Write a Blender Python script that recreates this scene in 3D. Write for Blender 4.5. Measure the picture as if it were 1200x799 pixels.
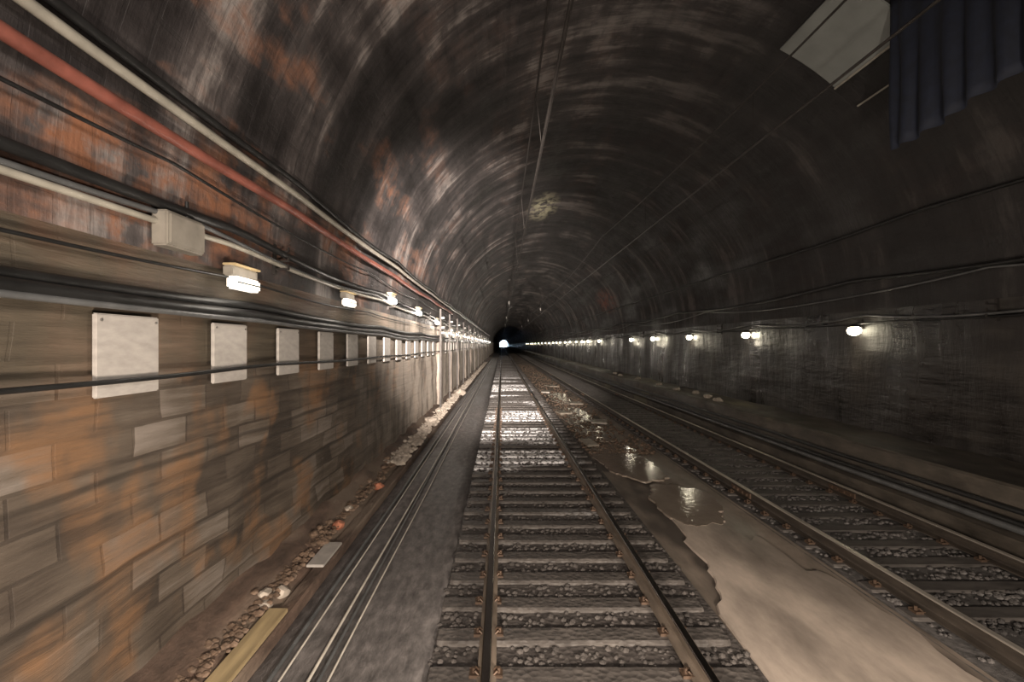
import bpy, bmesh, math, random
from mathutils import Vector, noise
for o in list(bpy.data.objects): bpy.data.objects.remove(o)
S = bpy.context.scene; C = S.collection
R = random.Random(7)
PI = math.pi

# ------------------------------------------------------------------ camera, sky, lamps of the train, exposure
H = 2.45                                   # eye height above the rail tops (driver's cab)
cd = bpy.data.cameras.new('camera'); cam = bpy.data.objects.new('camera', cd); C.objects.link(cam)
cam.location = (0, 0, H); cam.rotation_euler = (PI/2, 0, 0)
cd.sensor_width = 36; cd.lens = 36*620/1200; cd.shift_x = 12/1200; cd.shift_y = 4.5/1200
cd.clip_start = .05; cd.clip_end = 2000
S.camera = cam
S.view_settings.view_transform = 'Standard'; S.view_settings.look = 'None'
S.view_settings.gamma = 1; S.view_settings.use_curve_mapping = False
S.view_settings.exposure = 0.2
w = bpy.data.worlds.new('sky'); S.world = w; w.use_nodes = True
w.node_tree.nodes['Background'].inputs[0].default_value = (.62, .78, 1, 1)
w.node_tree.nodes['Background'].inputs[1].default_value = 14

def lamp(kind, name, loc, power, col, rot=(0,0,0), **k):
    l = bpy.data.lights.new(name, kind); l.energy = power; l.color = col
    for a, b in k.items(): setattr(l, a, b)
    o = bpy.data.objects.new(name, l); o.location = loc; o.rotation_euler = rot; C.objects.link(o)
    return o
WARM = (1, .86, .72)
# the train's own headlamps: two low ones and the roof lamp, shining up the tunnel
for x in (-.1, 2.0):
    lamp('SPOT', 'headlamp', (x, .1, 1.3), 1250, WARM, (math.radians(87), 0, 0), spot_size=math.radians(150), spot_blend=1, shadow_soft_size=.15)
lamp('SPOT', 'headlamp', (.5, -.3, 3.6), 560, (1, .88, .78), (math.radians(84), 0, math.radians(24)), spot_size=math.radians(160), spot_blend=1, shadow_soft_size=.3)

# main beam of the train, a narrow cone far up the tunnel
lamp('SPOT', 'headlamp', (.4, .1, 3.9), 85000, (1, .88, .78), (math.radians(89.7), 0, math.radians(3)), spot_size=math.radians(34), spot_blend=1, shadow_soft_size=.12)

# ------------------------------------------------------------------ helpers
def obj(name, bm, m, parent=None, smooth=False):
    me = bpy.data.meshes.new(name)
    bmesh.ops.recalc_face_normals(bm, faces=bm.faces)
    bm.to_mesh(me); bm.free()
    for x in (m if isinstance(m, (list, tuple)) else [m]): me.materials.append(x)
    if smooth:
        for p in me.polygons: p.use_smooth = True
    o = bpy.data.objects.new(name, me); C.objects.link(o)
    if parent: o.parent = parent
    return o
def tag(o, label=None, cat=None, group=None, kind=None):
    if label: o['label'] = label
    if cat: o['category'] = cat
    if group: o['group'] = group
    if kind: o['kind'] = kind
    return o
def empty(name, loc, label, cat, group=None, rz=0):
    o = bpy.data.objects.new(name, None); o.location = loc; o.rotation_euler = (0, 0, rz); C.objects.link(o)
    return tag(o, label, cat, group)
def copy_tree(o, parent=None):
    c = o.copy(); C.objects.link(c); c.parent = parent
    for ch in list(o.children): copy_tree(ch, c)
    return c
def box(bm, x0, x1, y0, y1, z0, z1, bev=0, mi=0):
    r = bmesh.ops.create_cube(bm, size=1)
    for v in r['verts']:
        v.co = Vector(((x0+x1)/2+v.co.x*(x1-x0), (y0+y1)/2+v.co.y*(y1-y0), (z0+z1)/2+v.co.z*(z1-z0)))
    if bev:
        ed = list({e for v in r['verts'] for e in v.link_edges})
        bmesh.ops.bevel(bm, geom=ed, offset=bev, segments=2, affect='EDGES')
def tube(bm, pts, r, n=8):
    pts = [Vector(p) for p in pts]; prev = None; rings = []
    for i, p in enumerate(pts):
        d = (pts[min(i+1, len(pts)-1)]-pts[max(i-1, 0)]).normalized()
        up = Vector((0, 0, 1)) if abs(d.z) < .9 else Vector((0, 1, 0))
        a = d.cross(up).normalized(); b = a.cross(d)
        rr = r(i) if callable(r) else r
        rings.append([bm.verts.new(p+rr*(math.cos(t)*a+math.sin(t)*b)) for t in [2*PI*k/n for k in range(n)]])
    for A, B in zip(rings, rings[1:]):
        for k in range(n): bm.faces.new((A[k], A[(k+1) % n], B[(k+1) % n], B[k]))
    bm.faces.new(rings[0][::-1]); bm.faces.new(rings[-1])
def extrude(bm, prof, ys, fn=None, closed=False):
    """profile [(x,z)] swept along y stations"""
    rows = []
    for y in ys:
        rows.append([bm.verts.new(fn(x, y, z, i) if fn else (x, y, z)) for i, (x, z) in enumerate(prof)])
    n = len(prof)
    for A, B in zip(rows, rows[1:]):
        for k in range(n if closed else n-1):
            bm.faces.new((A[k], B[k], B[(k+1) % n], A[(k+1) % n]))
    if closed: bm.faces.new(rows[0]); bm.faces.new(rows[-1][::-1])
def blob(bm, loc, sx, sy, sz, seed, sub=2):
    r = bmesh.ops.create_icosphere(bm, subdivisions=sub, radius=1)
    for v in r['verts']:
        q = v.co*(1+.45*noise.noise(v.co*1.3+Vector((seed*3.1, seed, 0))))
        v.co = Vector(loc)+Vector((q.x*sx, q.y*sy, q.z*sz))

# ------------------------------------------------------------------ materials
class N:
    def __init__(s, name):
        s.m = bpy.data.materials.new(name); s.m.use_nodes = True; s.t = s.m.node_tree
        s.b = s.t.nodes['Principled BSDF']; s.l = s.t.links
        s.g = s.t.nodes.new('ShaderNodeTexCoord').outputs['Object']
    def n(s, t, **k):
        x = s.t.nodes.new(t)
        for a, b in k.items(): setattr(x, a, b)
        return x
    def put(s, v, sock):
        if isinstance(v, (int, float)): sock.default_value = v
        elif isinstance(v, tuple): sock.default_value = v if len(v) == len(sock.default_value) else (*v, 1)
        else: s.l.new(v, sock)
    def math(s, op, a, b=0, c=0, clamp=False):
        x = s.n('ShaderNodeMath', operation=op); x.use_clamp = clamp
        for i, v in enumerate((a, b, c)): s.put(v, x.inputs[i])
        return x.outputs[0]
    def mul3(s, v, sc, off=(0, 0, 0)):
        x = s.n('ShaderNodeMapping'); s.l.new(v, x.inputs[0]); x.inputs['Scale'].default_value = sc; x.inputs['Location'].default_value = off
        return x.outputs[0]
    def noise(s, v, scale, detail=4, rough=.55):
        x = s.n('ShaderNodeTexNoise'); s.l.new(v, x.inputs['Vector']); x.inputs['Scale'].default_value = scale
        x.inputs['Detail'].default_value = detail; x.inputs['Roughness'].default_value = rough
        return x.outputs['Fac']
    def ramp(s, f, stops, interp='LINEAR'):
        x = s.n('ShaderNodeValToRGB'); e = x.color_ramp; e.interpolation = interp
        while len(e.elements) < len(stops): e.elements.new(.5)
        for q, (p, c) in zip(e.elements, stops):
            q.position = p; q.color = (*c, 1) if isinstance(c, tuple) else (c, c, c, 1)
        s.l.new(f, x.inputs[0]); return x.outputs[0]
    def mix(s, f, a, b, mode='MIX'):
        x = s.n('ShaderNodeMix', data_type='RGBA', blend_type=mode)
        s.put(f, x.inputs[0]); s.put(a, x.inputs[6]); s.put(b, x.inputs[7]); return x.outputs[2]
    def xyz(s): 
        x = s.n('ShaderNodeSeparateXYZ'); s.l.new(s.g, x.inputs[0]); return x.outputs
    def comb(s, a, b, c):
        x = s.n('ShaderNodeCombineXYZ')
        for i, v in enumerate((a, b, c)): s.put(v, x.inputs[i])
        return x.outputs[0]
    def done(s, col, rough=.8, bump=None, bs=.5, dist=.05, metal=0, spec=.5):
        s.put(col, s.b.inputs['Base Color']); s.put(rough, s.b.inputs['Roughness'])
        s.b.inputs['Metallic'].default_value = metal; s.b.inputs['Specular IOR Level'].default_value = spec
        if bump is not None:
            x = s.n('ShaderNodeBump'); x.inputs['Strength'].default_value = bs; x.inputs['Distance'].default_value = dist
            s.l.new(bump, x.inputs['Height']); s.l.new(x.outputs[0], s.b.inputs['Normal'])
        return s.m
def plain(name, col, rough=.6, metal=0, var=.35, scale=6, stretch=(1, 1, 1)):
    s = N(name); f = s.noise(s.mul3(s.g, stretch), scale)
    d = tuple(c*(1-var) for c in col); u = tuple(min(1, c*(1+var)) for c in col)
    return s.done(s.ramp(f, [(.3, d), (.7, u)]), rough, f, .3, .01, metal)
def glow(name, col, strength):
    s = N(name); s.b.inputs['Emission Color'].default_value = (*col, 1); s.b.inputs['Emission Strength'].default_value = strength
    return s.done(tuple(col), .4)

CX, SPR, RAD = 2.45, H+.7, 5.05       # vault centre, springing height, radius
XL, XR = CX-RAD, CX+RAD

def m_vault():
    s = N('sooty_vault_masonry'); x, y, z = s.xyz()[:3] if False else [s.xyz()[i] for i in range(3)]
    th = s.math('ARCTAN2', s.math('SUBTRACT', z, SPR), s.math('SUBTRACT', x, CX))
    v = s.comb(s.math('MULTIPLY', y, 1), s.math('MULTIPLY', th, .9), 0)
    rings = s.noise(v, 1.1, 7, .68)
    v2 = s.comb(s.math('MULTIPLY', y, .28), s.math('MULTIPLY', th, 4.2), 0)
    patch = s.noise(v2, .9, 6, .62)
    v3 = s.comb(s.math('MULTIPLY', y, .9), s.math('MULTIPLY', th, 6), 2)
    fine = s.noise(v3, 3.2, 5, .6)
    f = s.math('ADD', s.math('MULTIPLY', rings, .6), s.math('MULTIPLY', patch, .4))
    col = s.ramp(f, [(.40, (.012, .010, .010)), (.48, (.034, .029, .029)), (.54, (.075, .064, .062)), (.60, (.28, .25, .235))])
    rust = s.math('MULTIPLY', s.ramp(patch, [(.50, 0), (.60, 1)]), s.ramp(fine, [(.4, 0), (.6, 1)]))
    left = s.math('MULTIPLY', s.math('SUBTRACT', th, 2.3), 1.8, clamp=True)
    near = s.math('SUBTRACT', 1.15, s.math('MULTIPLY', y, .05), clamp=True)
    col = s.mix(s.math('MULTIPLY', rust, s.math('ADD', .12, s.math('MULTIPLY', left, near))), col, (.22, .095, .05))
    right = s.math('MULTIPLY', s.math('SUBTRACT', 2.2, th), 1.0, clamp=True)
    col = s.mix(s.math('MULTIPLY', s.math('MULTIPLY', right, s.math('SUBTRACT', 1.0, s.math('MULTIPLY', y, .012), clamp=True)), .93), col, (.010, .009, .009))      # darker on the far-track side, fading with distance
    dd = s.n('ShaderNodeVectorMath', operation='DISTANCE'); s.l.new(s.mul3(s.g, (1, .3, 1)), dd.inputs[0]); dd.inputs[1].default_value = (6.9, 10.6, H+2.9)
    col = s.mix(s.math('MULTIPLY', s.ramp(dd.outputs['Value'], [(.4, .8), (1, 0)]), s.ramp(fine, [(.40, 0), (.56, 1)])), col, (.20, .065, .04))
    # yellowish light reflection painted onto the crown
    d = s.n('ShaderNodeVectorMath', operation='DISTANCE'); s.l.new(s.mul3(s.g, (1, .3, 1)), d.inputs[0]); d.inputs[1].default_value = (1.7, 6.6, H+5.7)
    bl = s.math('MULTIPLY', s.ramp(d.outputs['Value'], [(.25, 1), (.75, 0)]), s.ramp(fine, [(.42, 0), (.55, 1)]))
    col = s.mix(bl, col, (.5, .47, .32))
    br = s.n('ShaderNodeTexBrick'); s.l.new(s.comb(s.math('MULTIPLY', th, RAD), y, 0), br.inputs['Vector'])
    br.inputs['Scale'].default_value = 1; br.inputs['Brick Width'].default_value = .55; br.inputs['Row Height'].default_value = .28; br.inputs['Mortar Size'].default_value = .02
    col = s.mix(s.math('MULTIPLY', br.outputs['Fac'], .15), col, (.01, .01, .01))
    h = s.math('SUBTRACT', s.math('ADD', rings, s.math('MULTIPLY', fine, .5)), s.math('MULTIPLY', br.outputs['Fac'], .12))
    return s.done(col, s.ramp(patch, [(.35, .45), (.6, .85)]), h, .6, .08)

def m_left():
    s = N('stained_stone_blocks'); x, y, z = [s.xyz()[i] for i in range(3)]
    br = s.n('ShaderNodeTexBrick'); s.l.new(s.comb(y, z, 0), br.inputs['Vector'])
    br.inputs['Scale'].default_value = 1; br.inputs['Brick Width'].default_value = .62; br.inputs['Row Height'].default_value = .235
    br.inputs['Mortar Size'].default_value = .014; br.inputs['Mortar Smooth'].default_value = .3; br.inputs['Bias'].default_value = 0
    br.inputs['Color1'].default_value = (0, 0, 0, 1); br.inputs['Color2'].default_value = (1, 1, 1, 1); br.inputs['Mortar'].default_value = (.2, .2, .2, 1)
    grain = s.noise(s.comb(s.math('MULTIPLY', y, .5), s.math('MULTIPLY', z, 7), x), 1.6, 7, .66)
    cloud = s.noise(s.comb(s.math('MULTIPLY', y, .8), s.math('MULTIPLY', z, .55), 3.3), 1.15, 3, .5)
    cloud2 = s.noise(s.comb(s.math('MULTIPLY', y, 1.1), s.math('MULTIPLY', z, .9), 8.1), 1.3, 3, .5)
    f = s.math('ADD', s.math('MULTIPLY', br.outputs['Color'], .16), s.math('MULTIPLY', s.math('ADD', grain, cloud), .40))
    col = s.ramp(f, [(.28, (.018, .014, .011)), (.40, (.050, .038, .029)), (.51, (.098, .077, .059)), (.64, (.20, .17, .145))])
    och = s.math('MULTIPLY', s.ramp(cloud2, [(.52, 0), (.62, 1)]), s.ramp(grain, [(.38, .25), (.62, 1)]))
    col = s.mix(s.math('MULTIPLY', och, .8), col, (.20, .105, .05))
    for zz in (H-.93, H-1.55):                                   # two thin dark horizontal lines
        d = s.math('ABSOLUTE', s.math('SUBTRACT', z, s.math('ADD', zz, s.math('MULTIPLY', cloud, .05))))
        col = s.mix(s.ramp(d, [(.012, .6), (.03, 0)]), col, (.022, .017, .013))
    # upper rendered band, flat olive brown
    up = s.ramp(s.math('SUBTRACT', z, H-.24), [(0, 0), (.06, 1)])
    rend = s.ramp(s.math('ADD', s.math('MULTIPLY', grain, .5), s.math('MULTIPLY', cloud, .5)), [(.35, (.035, .028, .020)), (.5, (.085, .068, .048)), (.66, (.17, .125, .09))])
    rust = s.math('MULTIPLY', s.ramp(cloud2, [(.46, 0), (.60, 1)]), s.ramp(s.math('SUBTRACT', z, H+.5), [(0, .15), (.5, 1)]))
    rend = s.mix(s.math('MULTIPLY', rust, .8), rend, (.17, .068, .038))
    col = s.mix(up, col, rend)
    # lime scale running down in vertical veils beyond the pier
    far = s.ramp(s.math('MULTIPLY', s.math('SUBTRACT', y, 9), .05), [(0, 0), (.5, 1)])
    veil = s.noise(s.comb(s.math('MULTIPLY', y, 1.6), s.math('MULTIPLY', z, .35), 5), 1.3, 5, .6)
    vv = s.math('MULTIPLY', far, s.ramp(veil, [(.38, .3), (.52, 1)]))
    col = s.mix(s.math('MULTIPLY', vv, .85), col, (.56, .49, .42))
    col = s.mix(s.math('MULTIPLY', s.math('MULTIPLY', br.outputs['Fac'], s.math('SUBTRACT', 1, up)), .09), col, (.018, .014, .011))
    h = s.math('SUBTRACT', s.math('MULTIPLY', grain, 1), s.math('MULTIPLY', br.outputs['Fac'], .05))
    return s.done(col, .62, h, .7, .05)

def m_right():
    s = N('wet_black_wall'); x, y, z = [s.xyz()[i] for i in range(3)]
    a = s.noise(s.comb(s.math('MULTIPLY', y, .9), s.math('MULTIPLY', z, .22), 2), 1.1, 6, .62)
    b = s.noise(s.comb(s.math('MULTIPLY', y, .5), s.math('MULTIPLY', z, 2.4), 7), 1.2, 6, .6)
    f = s.math('ADD', s.math('MULTIPLY', a, .6), s.math('MULTIPLY', b, .4))
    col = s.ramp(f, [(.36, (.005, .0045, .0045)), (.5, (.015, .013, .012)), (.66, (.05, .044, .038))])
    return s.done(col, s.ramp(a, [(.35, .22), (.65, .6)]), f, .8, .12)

def m_ground(name, c, scale=9, rough=(.35, .7), stretch=(1, .35, 1), patches=None, bs=.6, dist=.03):
    s = N(name); a = s.noise(s.mul3(s.g, stretch), scale, 7, .65); b = s.noise(s.mul3(s.g, (1, .3, 1), (4, 9, 1)), .9, 3)
    f = s.math('ADD', s.math('MULTIPLY', a, .65), s.math('MULTIPLY', b, .35))
    col = s.ramp(f, [(.34, tuple(q*.35 for q in c)), (.5, c), (.66, tuple(min(1, q*1.9) for q in c))])
    if patches:
        col = s.mix(s.ramp(b, [(patches[1], 0), (patches[1]+.07, 1)]), col, patches[0])
    return s.done(col, s.ramp(b, [(.4, rough[0]), (.6, rough[1])]), a, bs, dist)

def m_bed(sl=False):
    s = N('sleeper_with_painted_glints' if sl else 'wet_ballast'); s.g = s.n('ShaderNodeNewGeometry').outputs['Position']; x, y, z = [s.xyz()[i] for i in range(3)]
    vo = s.n('ShaderNodeTexVoronoi'); s.l.new(s.g, vo.inputs['Vector']); vo.inputs['Scale'].default_value = 17
    n1 = s.noise(s.g, 3, 4)
    col = s.ramp(vo.outputs['Color'], [(.1, (.05, .043, .040)), (.6, (.075, .065, .060)), (.95, (.10, .088, .08))])
    if sl: col = s.ramp(s.noise(s.mul3(s.g, (.6, 1.6, 1)), 7), [(.3, (.055, .048, .044)), (.7, (.105, .092, .083))])
    # white wet reflections painted in bands across sleepers and ballast
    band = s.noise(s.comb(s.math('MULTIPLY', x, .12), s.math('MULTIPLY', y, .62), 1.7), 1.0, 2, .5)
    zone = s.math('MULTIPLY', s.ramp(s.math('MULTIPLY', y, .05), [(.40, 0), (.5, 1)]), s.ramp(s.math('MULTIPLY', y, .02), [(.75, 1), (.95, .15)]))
    painted_glint = s.math('MULTIPLY', s.math('MULTIPLY', s.ramp(band, [(.47, 0), (.51, 1)]), zone), s.ramp(s.noise(s.g, 14, 2), [(.42, .05), (.52, 1)]))
    painted_glint = s.math('MULTIPLY', painted_glint, s.ramp(s.math('MULTIPLY', x, .5), [(.75, 1), (.95, 0)]))
    col = s.mix(painted_glint, col, (.90, .89, .90))
    return s.done(col, .6, vo.outputs['Distance'], .45, .03), painted_glint

M = {}
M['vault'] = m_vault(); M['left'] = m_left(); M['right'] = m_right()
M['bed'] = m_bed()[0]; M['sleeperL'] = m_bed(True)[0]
M['walk'] = m_ground('damp_grey_walkway', (.115, .104, .100), 11, (.55, .75))
M['rubbleground'] = m_ground('brown_rubble_ground', (.085, .055, .04), 5, (.6, .9), patches=((.16, .12, .09), .56), dist=.08)
M['silt'] = m_ground('beige_silt', (.17, .138, .112), 2.2, (.35, .6), (1, .3, 1), patches=((.07, .056, .047), .55), bs=.3)
M['mud'] = m_ground('smooth_beige_mud', (.30, .25, .21), 1.6, (.42, .6), (1, .3, 1), bs=.15, dist=.01)
M['bed2'] = m_ground('grey_ballast', (.09, .083, .08), 14, (.5, .8), (1, .7, 1))
M['ledge'] = m_ground('ledge_concrete', (.06, .050, .040), 4, (.4, .7), patches=((.14, .125, .085), .6))
M['dark_ledge'] = m_ground('dark_ledge_face', (.028, .026, .025), 4, (.3, .5))
M['sleeper'] = plain('wet_sleeper_concrete', (.085, .074, .066), .4, 0, .5, 7, (.6, 1.6, 1))
M['sleeper2'] = plain('dark_sleeper_timber', (.075, .067, .062), .6, 0, .4, 7, (.6, 1.6, 1))
M['foot2'] = plain('dark_rail_web', (.05, .040, .032), .6, .3, .4, 12, (1, .2, 1))
M['foot'] = plain('rusty_rail_web', (.17, .135, .105), .6, .1, .4, 12, (1, .2, 1))
M['head'] = plain('polished_rail_steel', (.30, .28, .26), .22, 1, .3, 9, (1, .1, 1))
M['head2'] = plain('bright_rail_steel', (.55, .50, .44), .38, .7, .2, 9, (1, .1, 1))
M['clip'] = plain('rusty_clip_iron', (.10, .065, .045), .55, .5)
M['white'] = plain('chalky_white_paint', (.36, .335, .31), .5, 0, .14, 8, (1, 1, 3))
M['cream'] = plain('cream_conduit', (.30, .28, .235), .4, 0, .2, 5)
M['red'] = plain('faded_red_pipe', (.22, .075, .055), .45, 0, .35, 4)
M['black'] = plain('black_cable_sheath', (.012, .012, .012), .45, 0, .4, 4)
M['grey'] = plain('grey_cable_sheath', (.085, .087, .088), .4, 0, .3, 4)
M['steel'] = plain('galvanised_steel', (.20, .19, .18), .45, .6)
M['iron'] = plain('sooty_iron', (.04, .035, .032), .5, .6)
M['ceramic'] = plain('white_glazed_ceramic', (.65, .62, .58), .25, 0, .1)
M['stone'] = plain('pale_limestone', (.36, .31, .26), .7, 0, .4, 8)
M['stone2'] = plain('brown_stone', (.12, .08, .055), .7, 0, .5, 8)
M['brickred'] = plain('broken_red_brick', (.34, .13, .075), .8, 0, .3, 9)
M['slab'] = plain('wet_pale_slab', (.30, .26, .215), .35, 0, .3, 3)
M['pale_sheath'] = plain('pale_cable_sheath', (.50, .46, .40), .35, 0, .2, 5)
M['timber'] = plain('yellow_pine', (.38, .29, .16), .6, 0, .3, 6, (2, .2, 1))
M['tarp'] = plain('navy_cloth', (.006, .009, .020), .8, 0, .3, 9)
M['sheet'] = plain('pale_grey_sheet', (.19, .20, .19), .5, 0, .12, 2)
M['boxm'] = plain('grey_junction_box', (.22, .20, .17), .5, 0, .2)
M['pier'] = m_ground('limewashed_pier', (.22, .185, .155), 3, (.6, .8), (1, 1, .25))
M['lampR'] = glow('sodium_white_glass', (1, .90, .66), 18)
M['lampRF'] = glow('far_sodium_glass', (1, .90, .66), 9)
M['lampL'] = glow('tube_glass', (1, .95, .86), .9)
M['lampF'] = glow('far_tube_glass', (1, .95, .86), 8)
def m_water():
    s = N('silty_water'); a = s.noise(s.mul3(s.g, (1, .4, 1)), 2.2, 3); b = s.noise(s.g, 9, 3)
    return s.done(s.ramp(a, [(.35, (.20, .163, .13)), (.65, (.27, .225, .185))]), .08, b, .14, .03)
M['water'] = m_water()

# ------------------------------------------------------------------ the tunnel shell
Y0, YN, YE = -7, 110, 700
def ys_(step, near=YN, end=YE, big=12):
    r = []; y = Y0
    while y < near: r.append(y); y += step
    while y < end: r.append(y); y += big
    return r+[end]
def n3(a, b, c): return noise.noise(Vector((a, b, c)))

bm = bmesh.new(); K = 44
prof = [(CX+RAD*math.cos(PI*k/K), SPR+RAD*math.sin(PI*k/K)) for k in range(K+1)]
def fv(x, y, z, i):
    d = (.05*n3(y*1.3, i*.05, 0)+.05*n3(y*.35, i*.25, 4)+.02*n3(y*2.5, i*.9, 9))*min(1, max(0, i/3), (K-i)/3) if y < 130 else 0
    k = 1+d/RAD; return (CX+(x-CX)*k, y, SPR+(z-SPR)*k)
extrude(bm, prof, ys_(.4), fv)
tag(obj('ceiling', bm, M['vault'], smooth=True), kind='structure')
bm = bmesh.new()
prof = [(XL, -.35+ (SPR+.35)*k/13) for k in range(14)]
extrude(bm, prof, ys_(.4), lambda x, y, z, i: (x-(.0 if i == 13 else .055*n3(y*1.1, z*1.6, 2)+.04*n3(y*2.7, z*3.2, 7)), y, z))
tag(obj('wall_left', bm, M['left'], smooth=True), kind='structure')
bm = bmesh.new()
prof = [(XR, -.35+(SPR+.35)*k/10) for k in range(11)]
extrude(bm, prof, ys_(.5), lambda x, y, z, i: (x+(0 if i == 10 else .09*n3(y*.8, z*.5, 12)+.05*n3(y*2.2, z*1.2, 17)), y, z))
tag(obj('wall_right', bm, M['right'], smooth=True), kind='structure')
bm = bmesh.new()
box(bm, XL-.4, XR+.4, Y0-.3, Y0, -.6, SPR+RAD+.3)  # unseen cap added behind the camera to shut out sky light
tag(obj('back_light_cap', bm, M['dark_ledge']), kind='structure')
bm = bmesh.new(); box(bm, XL-.4, XR+.4, Y0, YE, -.7, -.34)
tag(obj('floor', bm, M['dark_ledge']), kind='structure')

# ground strips: (x, z) outlines from the left wall to the ledge
def strip(name, prof, m, amp, step=.3, label=None, cat=None, kind='structure', f1=1.6):
    bm = bmesh.new(); n = len(prof)
    def fn(x, y, z, i):
        e = 0 if i in (0, n-1) else 1
        return (x, y, z+e*amp*(n3(x*f1, y*f1, 3)+.6*n3(x*f1*3, y*f1*3, 5)) if y < 60 else z)
    extrude(bm, prof, ys_(step, 60), fn)
    return tag(obj(name, bm, m, smooth=True), label, cat, kind=kind)
def lin(x0, z0, x1, z1, n): return [(x0+(x1-x0)*k/n, z0+(z1-z0)*k/n) for k in range(n+1)]
strip('floor_verge', lin(XL-.1, .18, -2.08, -.16, 6), M['rubbleground'], .09)
strip('floor_walkway', [(-2.08, -.33)]+lin(-2.07, -.20, -.60, -.20, 6)+[(-.60, -.33)], M['walk'], .012)
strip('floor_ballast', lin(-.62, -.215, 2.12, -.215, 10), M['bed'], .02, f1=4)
strip('floor_channel', lin(2.08, -.22, 2.35, -.24, 2)[:-1]+lin(2.35, -.24, 3.75, -.235, 8)+[(3.9, -.19)], M['silt'], .022, f1=1.1)
strip('floor_far_ballast', lin(3.85, -.20, 6.2, -.20, 8), M['bed2'], .02, f1=4)
bm = bmesh.new()
extrude(bm, [(-2.16, -.32), (-2.16, -.10), (-2.14, -.08), (-2.02, -.08), (-2.0, -.10), (-2.0, -.32)], ys_(1.2), lambda x, y, z, i: (x+.012*n3(y*.7, 1, 1), y, z+.01*n3(y*.9, 4, 4)), True)
tag(obj('trim_1', bm, M['rubbleground']), kind='structure')
bm = bmesh.new()
extrude(bm, [(6.15, -.30), (6.15, .12), (6.22, .14), (6.38, .16), (6.42, .66), (6.46, .69), (7.0, .70), (XR+.15, .74), (XR+.15, -.3)], ys_(.6),
        lambda x, y, z, i: (x+.03*n3(y*.6, z, 6), y, z+(.03*n3(y*1.1, x*2, 6) if i in (4, 5, 6, 7) else 0)), True)
tag(obj('trim_2', bm, [M['ledge']]), kind='structure')
# piers on the left wall
for k, y in enumerate([21.2, 26.5, 31, 37, 43.5, 50, 58, 66, 75, 85, 96]):
    bm = bmesh.new(); a = .16 if k == 0 else .09
    pr = lin(0, -.3, 0, 2.6+a*6, 9)
    rows = []
    extrude(bm, [(XL-.2, y), (XL+a, y), (XL+a+.01, y+.1), (XL+a+.01, y+.75), (XL+a, y+.85), (XL-.2, y+.85)], [-.3+.3*j for j in range(13)],
            lambda x, yy, z, i: (x+.05*n3(z*2, yy*1.3, k), z+.05*n3(yy*3, z, k+3), yy), True)
    tag(obj('trim_%d' % (k+3), bm, M['pier'], smooth=False), kind='structure')

# ------------------------------------------------------------------ rails
RW = .07
def rail(x, label, hm, group=None):
    bm = bmesh.new()
    pr = [(-.075, -.17), (-.075, -.155), (-.018, -.135), (-.010, -.12), (-.010, -.05), (-.034, -.035), (-.034, -.012), (.034, -.012), (.034, -.035), (.010, -.05), (.010, -.12), (.018, -.135), (.075, -.155), (.075, -.17)]
    extrude(bm, [(x+a, b) for a, b in pr], [Y0+.1]+list(range(0, 120, 10))+[YE-1], None, True)
    o = obj('rail', bm, M['foot2' if x > 3 else 'foot']); tag(o, label, 'rail', group)
    bm = bmesh.new()
    extrude(bm, [(x-.035, -.014), (x-.035, -.006), (x-.026, 0), (x+.026, 0), (x+.035, -.006), (x+.035, -.014)], [Y0+.1]+list(range(0, 120, 10))+[YE-1], None, True)
    obj('rail_head', bm, hm, o)
    for y in (9.2, 27.2, 45.2, 63.2):
        for s in (-1, 1):
            bm = bmesh.new(); box(bm, x+s*.012, x+s*.030, y-.35, y+.35, -.125, -.045, .004)
            for q in (-.25, -.09, .09, .25): box(bm, x+s*.028, x+s*.048, y+q-.015, y+q+.015, -.10, -.07, .004)
            obj('fishplate', bm, M['clip'], o)
RA = (-.12, 1.56, 4.18, 5.93)
rail(RA[0], 'polished rail running straight ahead, left one of the near track', M['head'])
rail(RA[1], 'polished rail of the near track, its right one, beside the muddy channel', M['head'])
rail(RA[2], 'rail of the far track nearest the muddy puddle', M['head2'])
rail(RA[3], 'rail of the far track nearest the dark ledge and right wall', M['head2'])

# sleepers
def sleeper(name, x0, x1, m, clips, rails, label, group):
    bm = bmesh.new()
    pr = [(-.13, -.34), (-.13, -.19), (-.105, -.172), (.105, -.172), (.13, -.19), (.13, -.34)]
    xs = [x0, x0+.04]+[x0+(x1-x0)*k/8 for k in range(1, 8)]+[x1-.04, x1]
    rows = [[bm.verts.new((x, a*(1 if 0 < j < len(xs)-1 else .9), b)) for a, b in pr] for j, x in enumerate(xs)]
    for A, B in zip(rows, rows[1:]):
        for k in range(6): bm.faces.new((A[k], B[k], B[(k+1) % 6], A[(k+1) % 6]))
    bm.faces.new(rows[0]); bm.faces.new(rows[-1][::-1])
    o = obj(name, bm, m); tag(o, label, 'sleeper', group)
    if clips:
        for rx in rails:
            for s in (-1, 1):
                bm = bmesh.new()
                box(bm, rx+s*.05, rx+s*.13, -.05, .05, -.175, -.150, .005)
                tube(bm, [(rx+s*.06, -.035, -.15), (rx+s*.085, -.03, -.125), (rx+s*.10, 0, -.14), (rx+s*.085, .03, -.125), (rx+s*.06, .035, -.15)], .009, 6)
                tube(bm, [(rx+s*.10, 0, -.16), (rx+s*.10, 0, -.11)], .016, 6)
                obj('rail_clip', bm, M['clip'], o)
    return o
L1 = 'wet grey sleeper under the two rails of the near track'
L2 = 'dark sleeper under the two rails of the far track'
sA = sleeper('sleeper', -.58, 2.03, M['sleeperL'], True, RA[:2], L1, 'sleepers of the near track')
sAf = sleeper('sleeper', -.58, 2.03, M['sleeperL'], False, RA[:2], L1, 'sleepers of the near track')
sB = sleeper('sleeper', 3.97, 6.13, M['sleeper2'], True, RA[2:], L2, 'sleepers of the far track')
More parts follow.
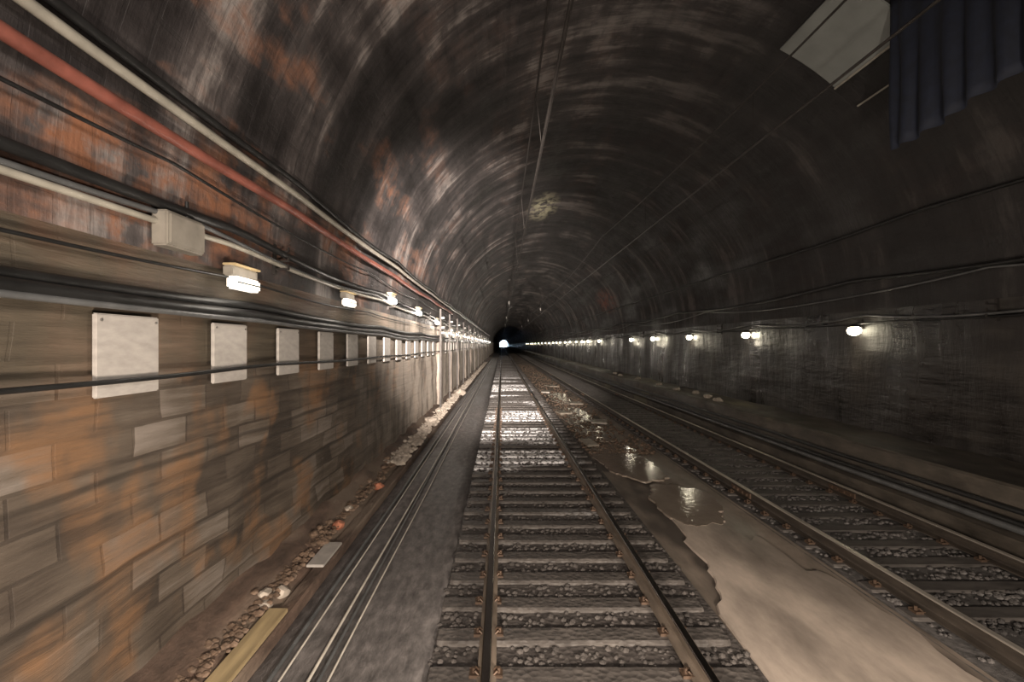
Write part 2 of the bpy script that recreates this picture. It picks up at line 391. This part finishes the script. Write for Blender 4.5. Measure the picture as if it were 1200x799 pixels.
sBf = sleeper('sleeper', 3.97, 6.13, M['sleeper2'], False, RA[2:], L2, 'sleepers of the far track')
used = set()
for k in range(149):
    for near, far, y in ((sA, sAf, 3.0+.6*k), (sB, sBf, 5.2+.6*k)):
        src = near if y < 22 else far
        if src in used: o = copy_tree(src)
        else: o = src; used.add(src)
        o.location = (R.uniform(-.02, .02), y, R.uniform(-.006, .004)); o.rotation_euler.z = R.uniform(-.006, .006)
bm = bmesh.new()
for k in range(60):
    for x0, x1, y in ((-.58, 2.03, 92.4+.6*k), (3.97, 6.1, 94.6+.6*k)): box(bm, x0, x1, y-.13, y+.13, -.34, -.172)
tag(obj('distant_sleepers', bm, M['sleeper2']), 'faint far sleepers of both tracks deep in the tunnel', 'sleepers', kind='stuff')

# loose ballast stones on the beds
_b = bmesh.new(); bmesh.ops.create_icosphere(_b, subdivisions=1, radius=1)
ICO = ([v.co.copy() for v in _b.verts], [[v.index for v in f.verts] for f in _b.faces]); _b.free()
def stones(name, x0, x1, y0, y1, n, s0, s1, m, z, label, cat, gap=None):
    V, F = [], []
    for k in range(n):
        y = y0+(y1-y0)*R.random()**1.7; x = R.uniform(x0, x1); s = R.uniform(s0, s1)
        if gap is not None:                                      # keep clear of sleepers and rails
            q = (y-gap) % .6
            if q < .13+s or q > .47-s: continue
            if any(abs(x-q) < .08+s for q in RA): continue
        b = len(V)
        for c in ICO[0]: V.append((x+c.x*s*R.uniform(.8, 1.3), y+c.y*s*R.uniform(.8, 1.3), z+s*.25+c.z*s*R.uniform(.6, .9)))
        F += [[b+i for i in f] for f in ICO[1]]
    me = bpy.data.meshes.new(name); me.from_pydata(V, [], F); me.materials.append(m)
    o = bpy.data.objects.new(name, me); C.objects.link(o)
    return tag(o, label, cat, kind='stuff')
stones('ballast_stones', -.6, 2.1, 2.6, 40, 9000, .014, .034, plain('crushed_ballast_stone', (.068, .059, .054), .85, 0, .3, 3), -.212, 'small wet crushed stones lying between the rails of the near track', 'ballast', 3.0)
stones('far_ballast_stones', 4.0, 6.15, 4.4, 45, 8000, .014, .036, plain('grey_crushed_stone', (.08, .073, .07), .6, 0, .6, 3), -.19, 'small dark crushed stones lying between the rails of the far track', 'ballast', 5.2)
stones('rubble_chips', XL+.12, -2.2, 2.6, 11, 900, .015, .045, M['stone2'], -.02, 'brown rubble chips strewn along the foot of the left wall', 'rubble')

stones('pale_rubble', XL+.14, -2.05, 11, 75, 1500, .03, .085, M['stone'], -.03, 'pale broken rubble heaped along the foot of the left wall farther in', 'rubble')
stones('channel_rubble', 2.1, 3.9, 13, 70, 1400, .02, .06, M['stone2'], -.225, 'brown loose stones scattered in the wet channel between the two tracks', 'rubble')
for k, (x, y, w_, l_, a, lab) in enumerate(((2.35, 14.3, .35, .9, .1, 'flat pale slab in the channel, nearest of the broken slabs beside the near track'), (3.35, 18.2, .5, .8, -.2, 'flat broken slab in the channel close to the far track'), (2.4, 20.6, .5, .6, .3, 'square pale slab in the channel beside the near track'),
        (3.3, 24, .6, .9, .1, 'broad slab tilted beside the far track, beyond the glinting puddles'), (2.5, 30, .5, 1.2, -.1, 'long pale slab deep in the channel beside the near track'), (3.2, 34, .6, 1.1, .3, 'last visible slab deep in the channel near the far track'))):
    bm = bmesh.new(); box(bm, -w_/2, w_/2, -l_/2, l_/2, -.03, .03, .01)
    for v in bm.verts: v.co += Vector((.05*n3(v.co.x*4, v.co.y*4, k), .07*n3(v.co.y*4, v.co.x*4, k+4), 0))
    o = tag(obj('broken_slab', bm, M['slab']), lab, 'slab'); o.location = (x, y, -.19); o.rotation_euler = (0, .03, a)

# ------------------------------------------------------------------ puddles of silty water in the channel between the tracks
def puddle(cx, cy, rx, ry, seed, label, z=-.203, nm='puddle', m='water'):
    bm = bmesh.new(); n = 90; top = []; bot = []
    for k in range(n):
        t = 2*PI*k/n; q = 1+.32*n3(math.cos(t)*1.4+seed, math.sin(t)*1.4, seed)+.16*n3(math.cos(t)*5, math.sin(t)*5+seed, 2)
        x, y = cx+rx*q*math.copysign(abs(math.cos(t))**.75, math.cos(t)), cy+ry*q*math.copysign(abs(math.sin(t))**.85, math.sin(t))
        x = max(2.06, min(3.98, x))
        top.append(bm.verts.new((x, y, z))); bot.append(bm.verts.new((cx+(x-cx)*1.01, cy+(y-cy)*1.01, z-.03)))
    bm.faces.new(top)
    for k in range(n): bm.faces.new((bot[k], bot[(k+1) % n], top[(k+1) % n], top[k]))
    tag(obj(nm, bm, M[m]), label, nm)
puddle(3.05, 4.3, .88, 3.4, 1.3, 'large smooth sheet of beige mud nearest the viewer between the two tracks', nm='mud', m='mud')
puddle(3.1, 8.9, .50, 1.15, 5.5, 'glinting puddle at the far end of the beige mud sheet', z=-.198)
puddle(2.85, 12.2, .62, 1.7, 4.2, 'beige puddle with a lamp glint, second beyond the mud sheet')
puddle(2.80, 16.0, .55, 1.5, 7.7, 'third puddle from the front between the tracks, with bright glints')
puddle(2.75, 20.3, .6, 2.4, 9.1, 'narrow glinting puddle between the tracks, fourth from the front')
puddle(2.9, 27, .5, 3, 3.1, 'farthest thin puddle in the channel between the two tracks')

# ------------------------------------------------------------------ cables along the ground on the left
for x, r, m, lab in ((-1.80, .022, 'grey', 'grey cable on the walkway floor nearest the kerb'), (-1.73, .010, 'pale_sheath', 'thin pale cable on the walkway beside the thick grey one'),
                     (-1.50, .014, 'pale_sheath', 'pale cable on the walkway, third from the kerb'), (-1.43, .016, 'grey', 'grey cable on the walkway between two pale ones'), (-1.34, .010, 'pale_sheath', 'thin pale cable on the walkway nearest the near track')):
    bm = bmesh.new(); q = R.random()*9
    tube(bm, [(x+.035*n3(y*.12, q, 1), y, -.185+r+.005*n3(y*.5, q, 5)) for y in [-1+.6*k for k in range(170)]], r, 6)
    tag(obj('floor_cable', bm, M[m], smooth=True), lab, 'cable')

# ------------------------------------------------------------------ cables and pipes on the walls
def wall_cable(name, x, z, r, m, label, sag=.0, per=5.5, y0=-1, y1=105, wob=.02, cat='cable', ph=0, step=.45, tilt=None):
    bm = bmesh.new(); pts = []; y = y0
    while y <= y1:
        t = ((y+ph) % per)/per
        zz = z-sag*4*t*(1-t)+wob*n3(y*.3, z*3, x)+(tilt(y) if tilt else 0)
        pts.append((x+.3*wob*n3(y*.4, z, 8), y, zz)); y += step
    tube(bm, pts, r, 8)
    return tag(obj(name, bm, M[m], smooth=True), label, cat)
near = lambda k: (lambda y: k*max(0, 1-y/14))
wx = XL+.10
def lx(z): return CX-math.sqrt(RAD**2-max(0, z-SPR)**2)+.10
wall_cable('conduit', lx(H+1.80), H+1.745, .035, 'cream', 'cream conduit high on the left wall, sweeping above the red pipe', .03, 6, cat='pipe')
wall_cable('wall_pipe', lx(H+1.60)-.01, H+1.56, .045, 'red', 'faded red pipe high on the left wall just under the cream conduit', .03, 6, y1=26, cat='pipe')
wall_cable('wall_cable', lx(H+1.9), H+1.87, .03, 'black', 'black cable directly above the cream conduit on the left wall', .07, 6)
wall_cable('wall_cable', lx(H+1.4), H+1.36, .013, 'black', 'thin black cable under the red pipe on the left wall', .08, 6, ph=2)
wall_cable('conduit', wx, H+.93, .024, 'cream', 'pale grey conduit above the row of left wall lamps', .06, 6, ph=1, cat='pipe')
wall_cable('wall_cable', wx+.02, H+1.07, .038, 'black', 'thick black cable just above the pale conduit over the left lamps', .08, 6, ph=1)
wall_cable('wall_cable', wx, H+.995, .02, 'grey', 'grey cable wedged between thick black cable and pale conduit', .10, 6, ph=1.5)
wall_cable('wall_cable', wx, H+.62, .012, 'black', 'thin black cable drooping behind the left wall lamps', .05, 5)
wall_cable('wall_cable', wx-.01, H+.36, .042, 'black', 'thick black cable running a hand above the panel cables on the left wall', .05, 5.5, tilt=near(.04))
wall_cable('wall_cable', wx+.03, H+.245, .045, 'black', 'thick black cable along the top of the white panels', .04, 5.5, tilt=near(.10))
wall_cable('wall_cable', wx+.05, H+.185, .022, 'grey', 'grey cable hugging the top edge of the white panels', .03, 5.5, tilt=near(.11))
wall_cable('wall_cable', wx+.05, H-.235, .017, 'black', 'black cable crossing in front of the white panels near their foot', .02, 5.5, tilt=near(.06), wob=.03)
rx = XR-.10
def vx(z): return CX+math.sqrt(RAD**2-max(0, z-SPR)**2)-.10
wall_cable('wall_cable', vx(H+2.3), H+2.3, .03, 'black', 'uppermost black cable on the right wall curve', .06, 9, cat='cable')
wall_cable('wall_cable', vx(H+1.25)-.04, H+1.33, .035, 'black', 'upper of the two drooping cables midway up the right wall', .14, 11)
wall_cable('wall_cable', vx(H+1.25), H+1.18, .018, 'grey', 'lower grey cable of the pair midway up the right wall', .22, 11, ph=3)
wall_cable('wall_cable', rx, H+.62, .022, 'grey', 'grey cable drooping just above the right wall lamps', .14, 5.0, ph=-.8+5)
wall_cable('wall_cable', rx, H+.46, .016, 'black', 'black cable feeding the right wall lamps', .03, 5.0)
for i, (x, z, r, m) in enumerate(((6.30, .20, .045, 'grey'), (6.24, .30, .03, 'black'), (6.33, .42, .035, 'black'))):
    wall_cable('ledge_pipe', x-.03, z, r, m, ['grey pipe lying on the step at the foot of the right ledge', 'black cable above the grey pipe against the right ledge', 'uppermost black pipe on the face of the right ledge'][i], .01, 6, cat='pipe', wob=.01)
wall_cable('ground_pipe', 6.08, -.13, .03, 'steel', 'steel pipe on the ground between the far track and right ledge', 0, 6, cat='pipe', wob=.015)

# brackets carrying the left and right cables
def bracket(label, group):
    o = empty('cable_bracket', (0, 0, 0), label, 'bracket', group)
    bm = bmesh.new(); box(bm, -.03, .012, -.025, .025, 0, .34, .004); obj('back_plate', bm, M['iron'], o)
    for z in (.06, .15, .26):
        bm = bmesh.new(); box(bm, 0, .16, -.018, .018, z-.012, z+.006, .003); box(bm, .145, .16, -.018, .018, z-.01, z+.045, .003); obj('arm', bm, M['iron'], o)
    return o
b0 = bracket('black cable bracket bolted to the left wall above the lamps', 'cable brackets on the left wall')
for k, y in enumerate([1.0+6*j for j in range(14)]):
    o = b0 if k == 0 else copy_tree(b0); o.location = (XL+.03, y+5, H+.80)
    if k == 0: pass
b1 = bracket('black cable bracket on the right wall above the lamps', 'cable brackets on the right wall')
for k, y in enumerate([8+10*j for j in range(9)]):
    o = b1 if k == 0 else copy_tree(b1); o.location = (XR-.02, y, H+.36); o.rotation_euler.z = PI

# ------------------------------------------------------------------ white panels on the left wall
def panel():
    o = empty('wall_panel', (0, 0, 0), 'x', 'panel')
    bm = bmesh.new(); box(bm, 0, .03, -.30, .30, -.36, .17, .008); bd = obj('board', bm, M['white'], o)
    for s in (-1, 1):
        bm = bmesh.new(); tube(bm, [(.03, s*.26, .13), (.04, s*.26, .13)], .009, 8); obj('bolt', bm, M['steel'], bd)
    return o
p0 = panel()
ys = [3.56+1.335*k for k in range(13)]+[22.6+1.335*k for k in range(50)]
nm = ['nearest', 'second', 'third', 'fourth', 'fifth', 'sixth', 'seventh', 'eighth', 'ninth', 'tenth', 'eleventh', 'twelfth', 'thirteenth']
for k, y in enumerate(ys):
    o = p0 if k == 0 else copy_tree(p0)
    o.location = (XL+.07, y, H-.01 + (.05*max(0, 1-y/14)))
    o['group'] = 'white panels along the left wall'
    o['label'] = ('nearest and largest white panel on the left wall between two cables' if k == 0 else 'white panel on the left wall, %s from the front, between two cables' % nm[k]) if k < 13 else 'small distant white panel on the left wall beyond the stone pier'

# ------------------------------------------------------------------ left wall lamps
def bulkhead(m):
    o = empty('wall_lamp', (0, 0, 0), 'x', 'lamp')
    bm = bmesh.new(); box(bm, 0, .09, -.25, .25, -.015, .08, .012); hs = obj('housing', bm, M['boxm'], o)
    bm = bmesh.new(); box(bm, .02, .13, -.23, .23, -.13, -.015, .02); df = obj('diffuser', bm, m, o)
    bm = bmesh.new(); box(bm, .0, .12, -.25, .25, .08, .10, .004); obj('hood', bm, M['timber'], hs)
    bm = bmesh.new(); box(bm, .128, .136, -.23, .23, -.078, -.066); obj('guard_bar', bm, M['iron'], df)
    return o
yl = [5.0, 8.45, 11.8, 15.6, 20.0, 25, 29, 34, 39, 44, 49, 54, 60, 66, 72, 78, 85, 92, 99, 108]
zl = [.64, .74, 1.05, 1.0, .9]
l0 = bulkhead(M['lampL']); l1 = bulkhead(M['lampF'])
for k, y in enumerate(yl):
    src = l0 if k < 2 else l1
    o = src if k in (0, 2) else copy_tree(src)
    z = zl[k] if k < 5 else .62
    o.location = (XL+.09, y, H+z-.0)
    o['group'] = 'lamps along the left wall'
    o['label'] = ['nearest box lamp on the left wall, above the white panels', 'second box lamp on the left wall under the sagging cables', 'third box lamp of the left wall, set higher among the cables',
                  'fourth box lamp on the left wall, before the stone pier', 'box lamp on the left wall above the stone pier'][k] if k < 5 else 'small far box lamp glowing on the left wall beyond the pier'
    lamp('POINT', 'lamp_light', (XL+.45, y, H+z-.1), 7 if k < 3 else 20 if k < 6 else 45, (1, .90, .78), shadow_soft_size=.12)
# ------------------------------------------------------------------ right wall lamps
def globe(gm):
    o = empty('wall_lamp', (0, 0, 0), 'x', 'lamp')
    bm = bmesh.new(); box(bm, .02, .15, -.03, .03, .11, .15, .006); box(bm, .12, .17, -.07, .07, .02, .22, .006); obj('bracket', bm, M['iron'], o)
    bm = bmesh.new(); tube(bm, [(0, 0, .12), (0, 0, .09), (0, 0, .06)], lambda i: (.06, .10, .12)[i], 16); obj('cap', bm, M['iron'], o)
    bm = bmesh.new(); r = bmesh.ops.create_uvsphere(bm, u_segments=20, v_segments=12, radius=1)
    for v in r['verts']: v.co = Vector((v.co.x*.095, v.co.y*.19, v.co.z*.10-.015))
    obj('glass_globe', bm, gm, o, smooth=True)
    return o
yr = [10.8, 15.6, 20.3, 25.2, 29.4, 39.2, 44.2, 47.5, 51.2, 55.8, 60.2, 65.2, 69.8, 74.4, 80.5, 87.5, 95, 104, 114, 124, 131, 144, 154]
nm2 = ['nearest and brightest', 'second', 'third', 'fourth', 'fifth', 'sixth', 'seventh', 'eighth']
g0 = globe(M['lampR']); g1 = globe(M['lampRF'])
for k, y in enumerate(yr):
    o = g0 if k == 0 else g1 if k == 8 else copy_tree(g0 if k < 8 else g1)
    y *= 1.026; o.location = (XR-.12, y, H+.31)
    o['group'] = 'glowing lamps along the right wall'
    o['label'] = ('%s glowing lamp on the dark right wall%s' % (nm2[k], '' if k == 0 else ', counted from the front')) if k < 8 else 'tiny far glowing lamp in the receding row on the right wall'
    lamp('POINT', 'lamp_light', (XR-.24, y, H+.05), 4, (1, .88, .66), shadow_soft_size=.1)
    if k > 3: lamp('SPOT', 'lamp_light', (XR-.30, y, H+.25), 130, (1, .88, .74), (0, math.radians(105), 0), spot_size=math.radians(165), spot_blend=.6, shadow_soft_size=.1)

# ------------------------------------------------------------------ overhead lines
def overhead(x, zc, zm, label, xm=None):
    xm = x if xm is None else xm
    o = empty('overhead_line', (x, 0, 0), label, 'overhead wire')
    def zmess(y): t = ((y+4) % 24)/24; return zm-.30*4*t*(1-t)
    bm = bmesh.new(); tube(bm, [(0, y, zc) for y in range(-6, 200, 4)], .016, 6); obj('contact_wire', bm, M['iron'], o)
    bm = bmesh.new(); tube(bm, [(.03, y, zc+.03) for y in range(-6, 200, 4)], .006, 5); obj('contact_wire', bm, M['iron'], o)
    bm = bmesh.new(); tube(bm, [(xm-x, y*1.0, zmess(y)) for y in range(-6, 200, 2)], .015, 6); obj('messenger_wire', bm, M['iron'], o)
    for y in range(2, 110, 6):
        bm = bmesh.new(); tube(bm, [(0, y, zc), (xm-x, y, zmess(y))], .004, 5); obj('dropper', bm, M['iron'], o)
    return o
overhead(.60, H+3.0, H+4.1, 'overhead contact wire and messenger hanging above the near track', .52)
overhead(3.80, H+3.0, H+4.1, 'overhead contact wire and messenger hanging above the far track')
def support(x, y, label):
    o = empty('wire_support', (x, y, H), label, 'bracket', 'supports of the overhead wires')
    top = SPR+math.sqrt(RAD**2-(x-CX)**2)-H
    bm = bmesh.new(); tube(bm, [(0, 0, 3.62), (0, 0, top+.02)], .03, 8); box(bm, -.12, .12, -.12, .12, top-.06, top+.03, .01); obj('drop_tube', bm, M['iron'], o)
    bm = bmesh.new(); pts = [(0, 0, 3.62-.03*k) for k in range(9)]; tube(bm, pts, lambda i: .055 if i % 2 else .03, 10); obj('insulator', bm, M['ceramic'], o)
    bm = bmesh.new(); tube(bm, [(0, 0, 3.38), (0, 0, 3.2), (.25, 0, 3.15), (.02, 0, 3.01)], .014, 6); obj('registration_arm', bm, M['steel'], o)
for y in (44, 68, 92): support(.6, y, 'insulated support hanging from the vault over the near track'); support(3.8, y+8, 'insulated support hanging from the vault over the far track')

# poles with insulators on the left wall
po = empty('cable_post', (0, 0, 0), 'thin vertical cable post standing against the left wall', 'post', 'cable posts on the left wall')
bm = bmesh.new(); box(bm, -.035, .035, -.035, .035, -.1, H+1.35, .006); obj('post', bm, M['iron'], po)
for z in (H+.42, H+.62, H+1.0):
    bm = bmesh.new(); tube(bm, [(.03+.03*k, 0, z) for k in range(5)], lambda i: .05 if i % 2 else .03, 10); obj('insulator', bm, M['ceramic'], po)
for k, y in enumerate([20.6, 24.2, 28.4, 33, 38.4, 45.6, 53, 61, 70, 80, 90]):
    o = po if k == 0 else copy_tree(po); o.location = (XL+.22, y, .05)

# ------------------------------------------------------------------ junction box, boards, stones on the left
jb = empty('junction_box', (XL+.07, 4.05, H+.72), 'pale grey junction box high on the left wall near the front', 'box')
bm = bmesh.new(); box(bm, 0, .12, -.24, .24, 0, .26, .012); obj('body', bm, M['boxm'], jb)
bm = bmesh.new(); box(bm, .12, .135, -.22, .22, .02, .24, .006); obj('lid', bm, M['boxm'], jb)
bm = bmesh.new(); tube(bm, [(.06, .1, .26), (.06, .1, .40)], .015, 8); obj('cable_gland', bm, M['black'], jb)
bm = bmesh.new(); box(bm, -2.20, -2.02, 3.2, 5.0, -.075, -.035, .006)
tag(obj('wooden_plank', bm, M['timber']), 'yellow wooden plank lying on the kerb at the lower left', 'plank')
bm = bmesh.new(); box(bm, -2.22, -2.02, 6.0, 6.7, -.075, -.045, .006)
tag(obj('stone_slab', bm, M['white']), 'pale flat slab lying on the kerb beside the floor cables', 'slab')
def rock(x, y, s, m, label, group=None, nm='rock', sq=.7):
    bm = bmesh.new(); blob(bm, (0, 0, 0), s, s*1.3, s*sq, R.random()*30)
    o = tag(obj(nm, bm, M[m], smooth=False), label, 'rock' if nm == 'rock' else 'brick', group); 
    t = (x-(XL-.1))/(-2.08-(XL-.1)); o.location = (x, y, .18-.34*min(1, max(0, t))+s*.35); return o
rock(-2.25, 17, .22, 'stone', 'large white rock lying at the foot of the left wall before the pier')
rock(-2.15, 27, .33, 'stone', 'large white rock by the cables beyond the stone pier')
rock(-2.3, 19.4, .17, 'stone', 'pale rock close in front of the stone pier')
rock(-2.28, 12.6, .13, 'stone', 'pale rock on the rubble, midway to the stone pier')
rock(-2.2, 9.4, .10, 'brickred', 'orange-red broken brick on the rubble near the kerb', nm='broken_brick')
rock(-2.25, 7.3, .09, 'brickred', 'red broken brick close behind the pale slab', nm='broken_brick')
for k in range(60):
    y = 5+R.random()**1.3*50; m = R.choice(['stone2', 'stone2', 'stone'])
    rock(R.uniform(-2.42, -2.2), y, R.uniform(.03, .08), m, 'small brown stone in the rubble along the left wall' if m == 'stone2' else 'small pale stone in the rubble along the left wall', 'brown rubble stones' if m == 'stone2' else 'pale rubble stones')
for k, y in enumerate([16.5, 17.6, 19, 20.4, 23, 27, 30, 32]):
    bm = bmesh.new(); blob(bm, (0, 0, 0), .13, .22, .08, k*2.2)
    o = tag(obj('rock', bm, M['stone']), 'pale flat stone lying on top of the right ledge', 'rock', 'stones on the right ledge'); o.location = (6.75+.1*(k % 3), y, .73)

# ------------------------------------------------------------------ navy and pale grey shapes modelled as cloth, sheet and pipe under the vault, upper right
bm = bmesh.new(); nu, nv = 90, 14; g = []
x0 = 5.40
for j in range(nv+1):
    row = []
    for i in range(nu+1):
        u = i/nu; v = j/nv; y = 4.1+3.21*u
        zt = SPR+math.sqrt(RAD**2-(x0-CX)**2)-.02; zb = H+2.78+.10*math.sin(u*5)+.05*n3(u*9, 0, 0)
        f = .05*math.sin(u*60+1.5*n3(u*5, v, 0))+.05*n3(u*12, v*1.2, 5)
        row.append(bm.verts.new((x0-.02+f*(.3+.7*v), y+.02*n3(u*20, v*2, 1), zt+(zb-zt)*v)))
    g.append(row)
for j in range(nv):
    for i in range(nu): bm.faces.new((g[j][i], g[j][i+1], g[j+1][i+1], g[j+1][i]))
o = tag(obj('hanging_cloth', bm, M['tarp'], smooth=True), 'dark navy pleated cloth hanging from the vault at upper right', 'cloth')
md = o.modifiers.new('thickness', 'SOLIDIFY'); md.thickness = .008
def arc(t, r=RAD): return (CX+r*math.cos(t), SPR+r*math.sin(t))
bm = bmesh.new(); t0, t1 = math.radians(48.5), math.radians(62)
pr = [arc(t0+(t1-t0)*k/8, RAD-.09) for k in range(9)]+[arc(t1-(t1-t0)*k/8, RAD-.06) for k in range(9)]
extrude(bm, pr, [7.35, 8.0, 8.6, 9.1], None, True)
sh = tag(obj('pale_sheet', bm, M['sheet']), 'pale grey sheet under the vault beside the navy cloth', 'sheet')
bm = bmesh.new(); a = arc(t0, RAD-.10); tube(bm, [(a[0], 7.35, a[1]), (a[0], 9.1, a[1])], .02, 8); obj('edge_rail', bm, M['cream'], sh)
bm = bmesh.new(); a = arc(math.radians(43), RAD-.12); tube(bm, [(a[0]+.15, 7.38, a[1]-.28), (a[0], 7.38, a[1]), (a[0], 9.0, a[1])], .016, 8)
tag(obj('bent_pipe', bm, M['cream']), 'thin pale bent pipe running below the pale sheet on the vault', 'pipe')
